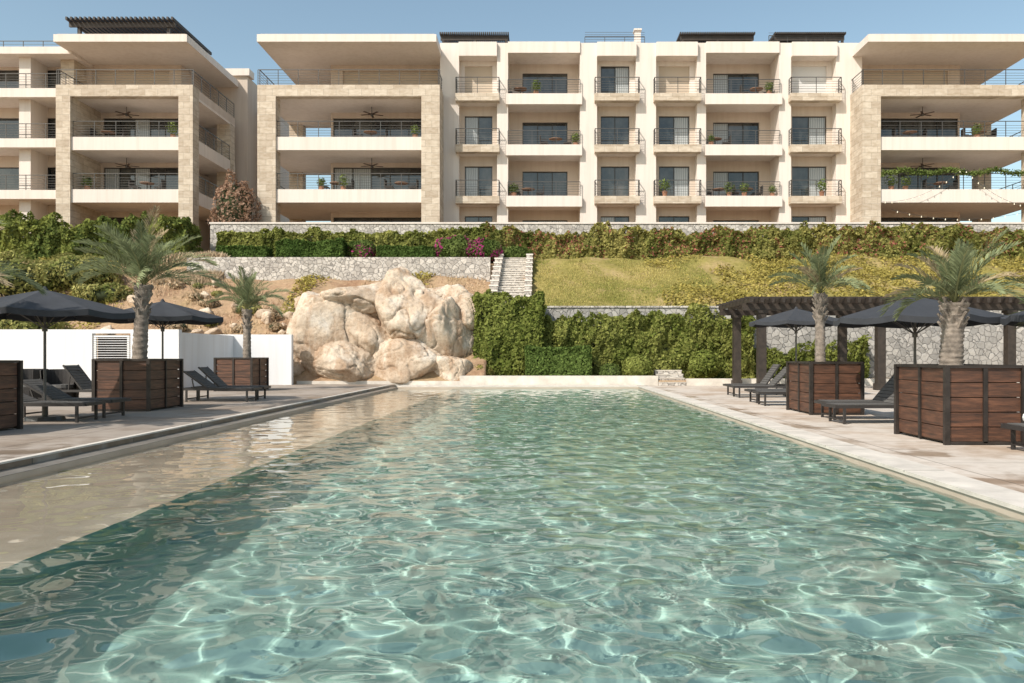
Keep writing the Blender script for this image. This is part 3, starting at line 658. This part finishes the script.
def lounger(x,y,z,rot,back=.9,towel=False):
    rt=empty('sun_lounger',(x,y,z),rot); b=MB(); W=.34; hs=.33
    for s in(-1,1): b.beam((s*W,-1.0,hs),(s*W,.95,hs),.045,.06,'loungerf')
    b.beam((-W,-1,hs),(W,-1,hs),.045,.06,'loungerf'); b.beam((-W,.95,hs),(W,.95,hs),.045,.06,'loungerf')
    for yy in(-.85,.75):
        for s in(-1,1): b.beam((s*W,yy,0),(s*W,yy,hs-.03),.045,.045,'loungerf')
        b.beam((-W,yy,.08),(W,yy,.08),.03,.03,'loungerf')
    b.build('frame',rt)
    b=MB(); by=.2; ang=back; tip=(by+.78*math.cos(ang),hs+.04+.78*math.sin(ang))
    yy=-.95
    while yy<by-.04: b.box(-W+.03,W-.03,yy,yy+.075,hs+.012,hs+.04,'sling'); yy+=.085
    for i in range(9):
        t0=i/9.; a=(by+.78*math.cos(ang)*t0,hs+.04+.78*math.sin(ang)*t0); t1=t0+.095; c=(by+.78*math.cos(ang)*t1,hs+.04+.78*math.sin(ang)*t1)
        b.beam((0,a[0],a[1]),(0,c[0],c[1]),W*2-.06,.025,'sling')
    for s in(-1,1): b.beam((s*(W-.02),by,hs+.02),(s*(W-.02),tip[0],tip[1]),.035,.04,'loungerf'); b.beam((s*(W-.02),by+.35,hs),(s*(W-.02),by+.5*math.cos(ang),hs+.5*math.sin(ang)),.025,.025,'loungerf')
    b.build('slatted_seat_and_back',rt)
    if towel:
        b=MB(); b.cyl((-.25,-.7,hs+.12),(.25,-.7,hs+.12),.08,.08,'towel',12); b.build('rolled_towel',rt,smooth=False)
hp=math.pi/2
lounger(-9.35,14.9,.06,hp+.04,.4); lounger(-9.4,16.0,.06,hp-.03,.5); lounger(-8.6,21.4,.06,hp,.6); lounger(-8.7,22.4,.06,hp+.05,.75)
lounger(6.55,15.3,0,-hp+.03,.7); lounger(6.75,16.3,0,-hp,.85); lounger(6.6,20.6,0,-hp-.04,.7); lounger(6.7,21.8,0,-hp,.9); lounger(6.9,24.5,0,-hp,.8); lounger(7.0,25.7,0,-hp+.03,.95)
lounger(7.35,10.6,0,-hp,.8,True)
lounger(-11.4,20.5,.06,hp,.9)
def wchair(x,y,z,rot):
    b=MB(); n=18
    for i in range(n):
        a0=math.pi*(-.15+1.3*i/n); a1=math.pi*(-.15+1.3*(i+1)/n)
        b.poly([(.4*math.cos(a0),.4*math.sin(a0),0),(.4*math.cos(a1),.4*math.sin(a1),0),(.46*math.cos(a1),.46*math.sin(a1),.85),(.46*math.cos(a0),.46*math.sin(a0),.85)],'wicker')
        b.poly([(.34*math.cos(a0),.34*math.sin(a0),.4),(.34*math.cos(a1),.34*math.sin(a1),.4),(.42*math.cos(a1),.42*math.sin(a1),.87),(.42*math.cos(a0),.42*math.sin(a0),.87)],'wicker')
        b.poly([(.42*math.cos(a0),.42*math.sin(a0),.87),(.42*math.cos(a1),.42*math.sin(a1),.87),(.46*math.cos(a1),.46*math.sin(a1),.85),(.46*math.cos(a0),.46*math.sin(a0),.85)],'wicker')
    b.cyl((0,0,.02),(0,0,.4),.36,.36,'wicker',18); b.cyl((0,0,.4),(0,0,.48),.33,.31,'sling',18); b.build('wicker_armchair',loc=(x,y,z),rot=rot)
wchair(-12.4,20.6,.06,.4); wchair(-13.6,21.2,.06,-.3)
b=MB()
for x in(8.2,12.6,17.4):
    for y in(29.5,33.2): b.box(x-.15,x+.15,y-.15,y+.15,0,2.95,'wooddark'); b.box(x-.19,x+.19,y-.19,y+.19,0,.25,'wooddark'); b.box(x-.2,x+.2,y-.2,y+.2,2.85,2.95,'wooddark')
for y in(29.5,33.2): b.box(7.5,18.1,y-.09,y+.09,2.95,3.2,'wooddark')
for i in range(27): b.box(7.6+.39*i,7.7+.39*i,28.8,33.9,3.203,3.38,'wooddark')
for i in range(9): b.box(7.45,18.15,29+.58*i,29.06+.58*i,3.383,3.43,'wooddark')
b.build('pergola')
# ---------------------------------------------------------------- light, sky, camera
el=math.radians(43); az=math.radians(42)
S=Vector((-math.sin(az)*math.cos(el),-math.cos(az)*math.cos(el),math.sin(el)))
L=D.lights.new('sun','SUN'); L.energy=4.7; L.angle=math.radians(.53); L.color=(1,.93,.84)
lo=link(D.objects.new('sun',L)); lo.rotation_euler=S.to_track_quat('Z','Y').to_euler(); lo.location=(-20,-20,30)
L.cycles.is_caustics_light=True
W=D.worlds.new('World'); SC.world=W; W.use_nodes=True; nt=W.node_tree
sk=N(nt,'ShaderNodeTexSky'); sk.sky_type='NISHITA'; sk.sun_disc=False; sk.sun_elevation=el; sk.sun_rotation=math.atan2(S.x,S.y)%(2*math.pi); sk.air_density=1.0; sk.dust_density=1.3; sk.ozone_density=1
hz=mix(nt,1,sk.outputs[0],(1.62,1.58,1.32),'MULTIPLY')
bg=nt.nodes['Background']; nt.links.new(hz,bg.inputs[0]); bg.inputs[1].default_value=.13
SC.view_settings.view_transform='Standard'; SC.view_settings.look='None'; SC.view_settings.exposure=0
cam=D.cameras.new('camera'); co=link(D.objects.new('camera',cam)); co.location=(0,0,1.3); co.rotation_euler=(math.radians(90),0,0)
cam.lens=28; cam.sensor_width=36; cam.shift_x=-28/1024; cam.shift_y=(355-341.5)/1024; cam.clip_end=3000; cam.clip_start=.05
SC.camera=co
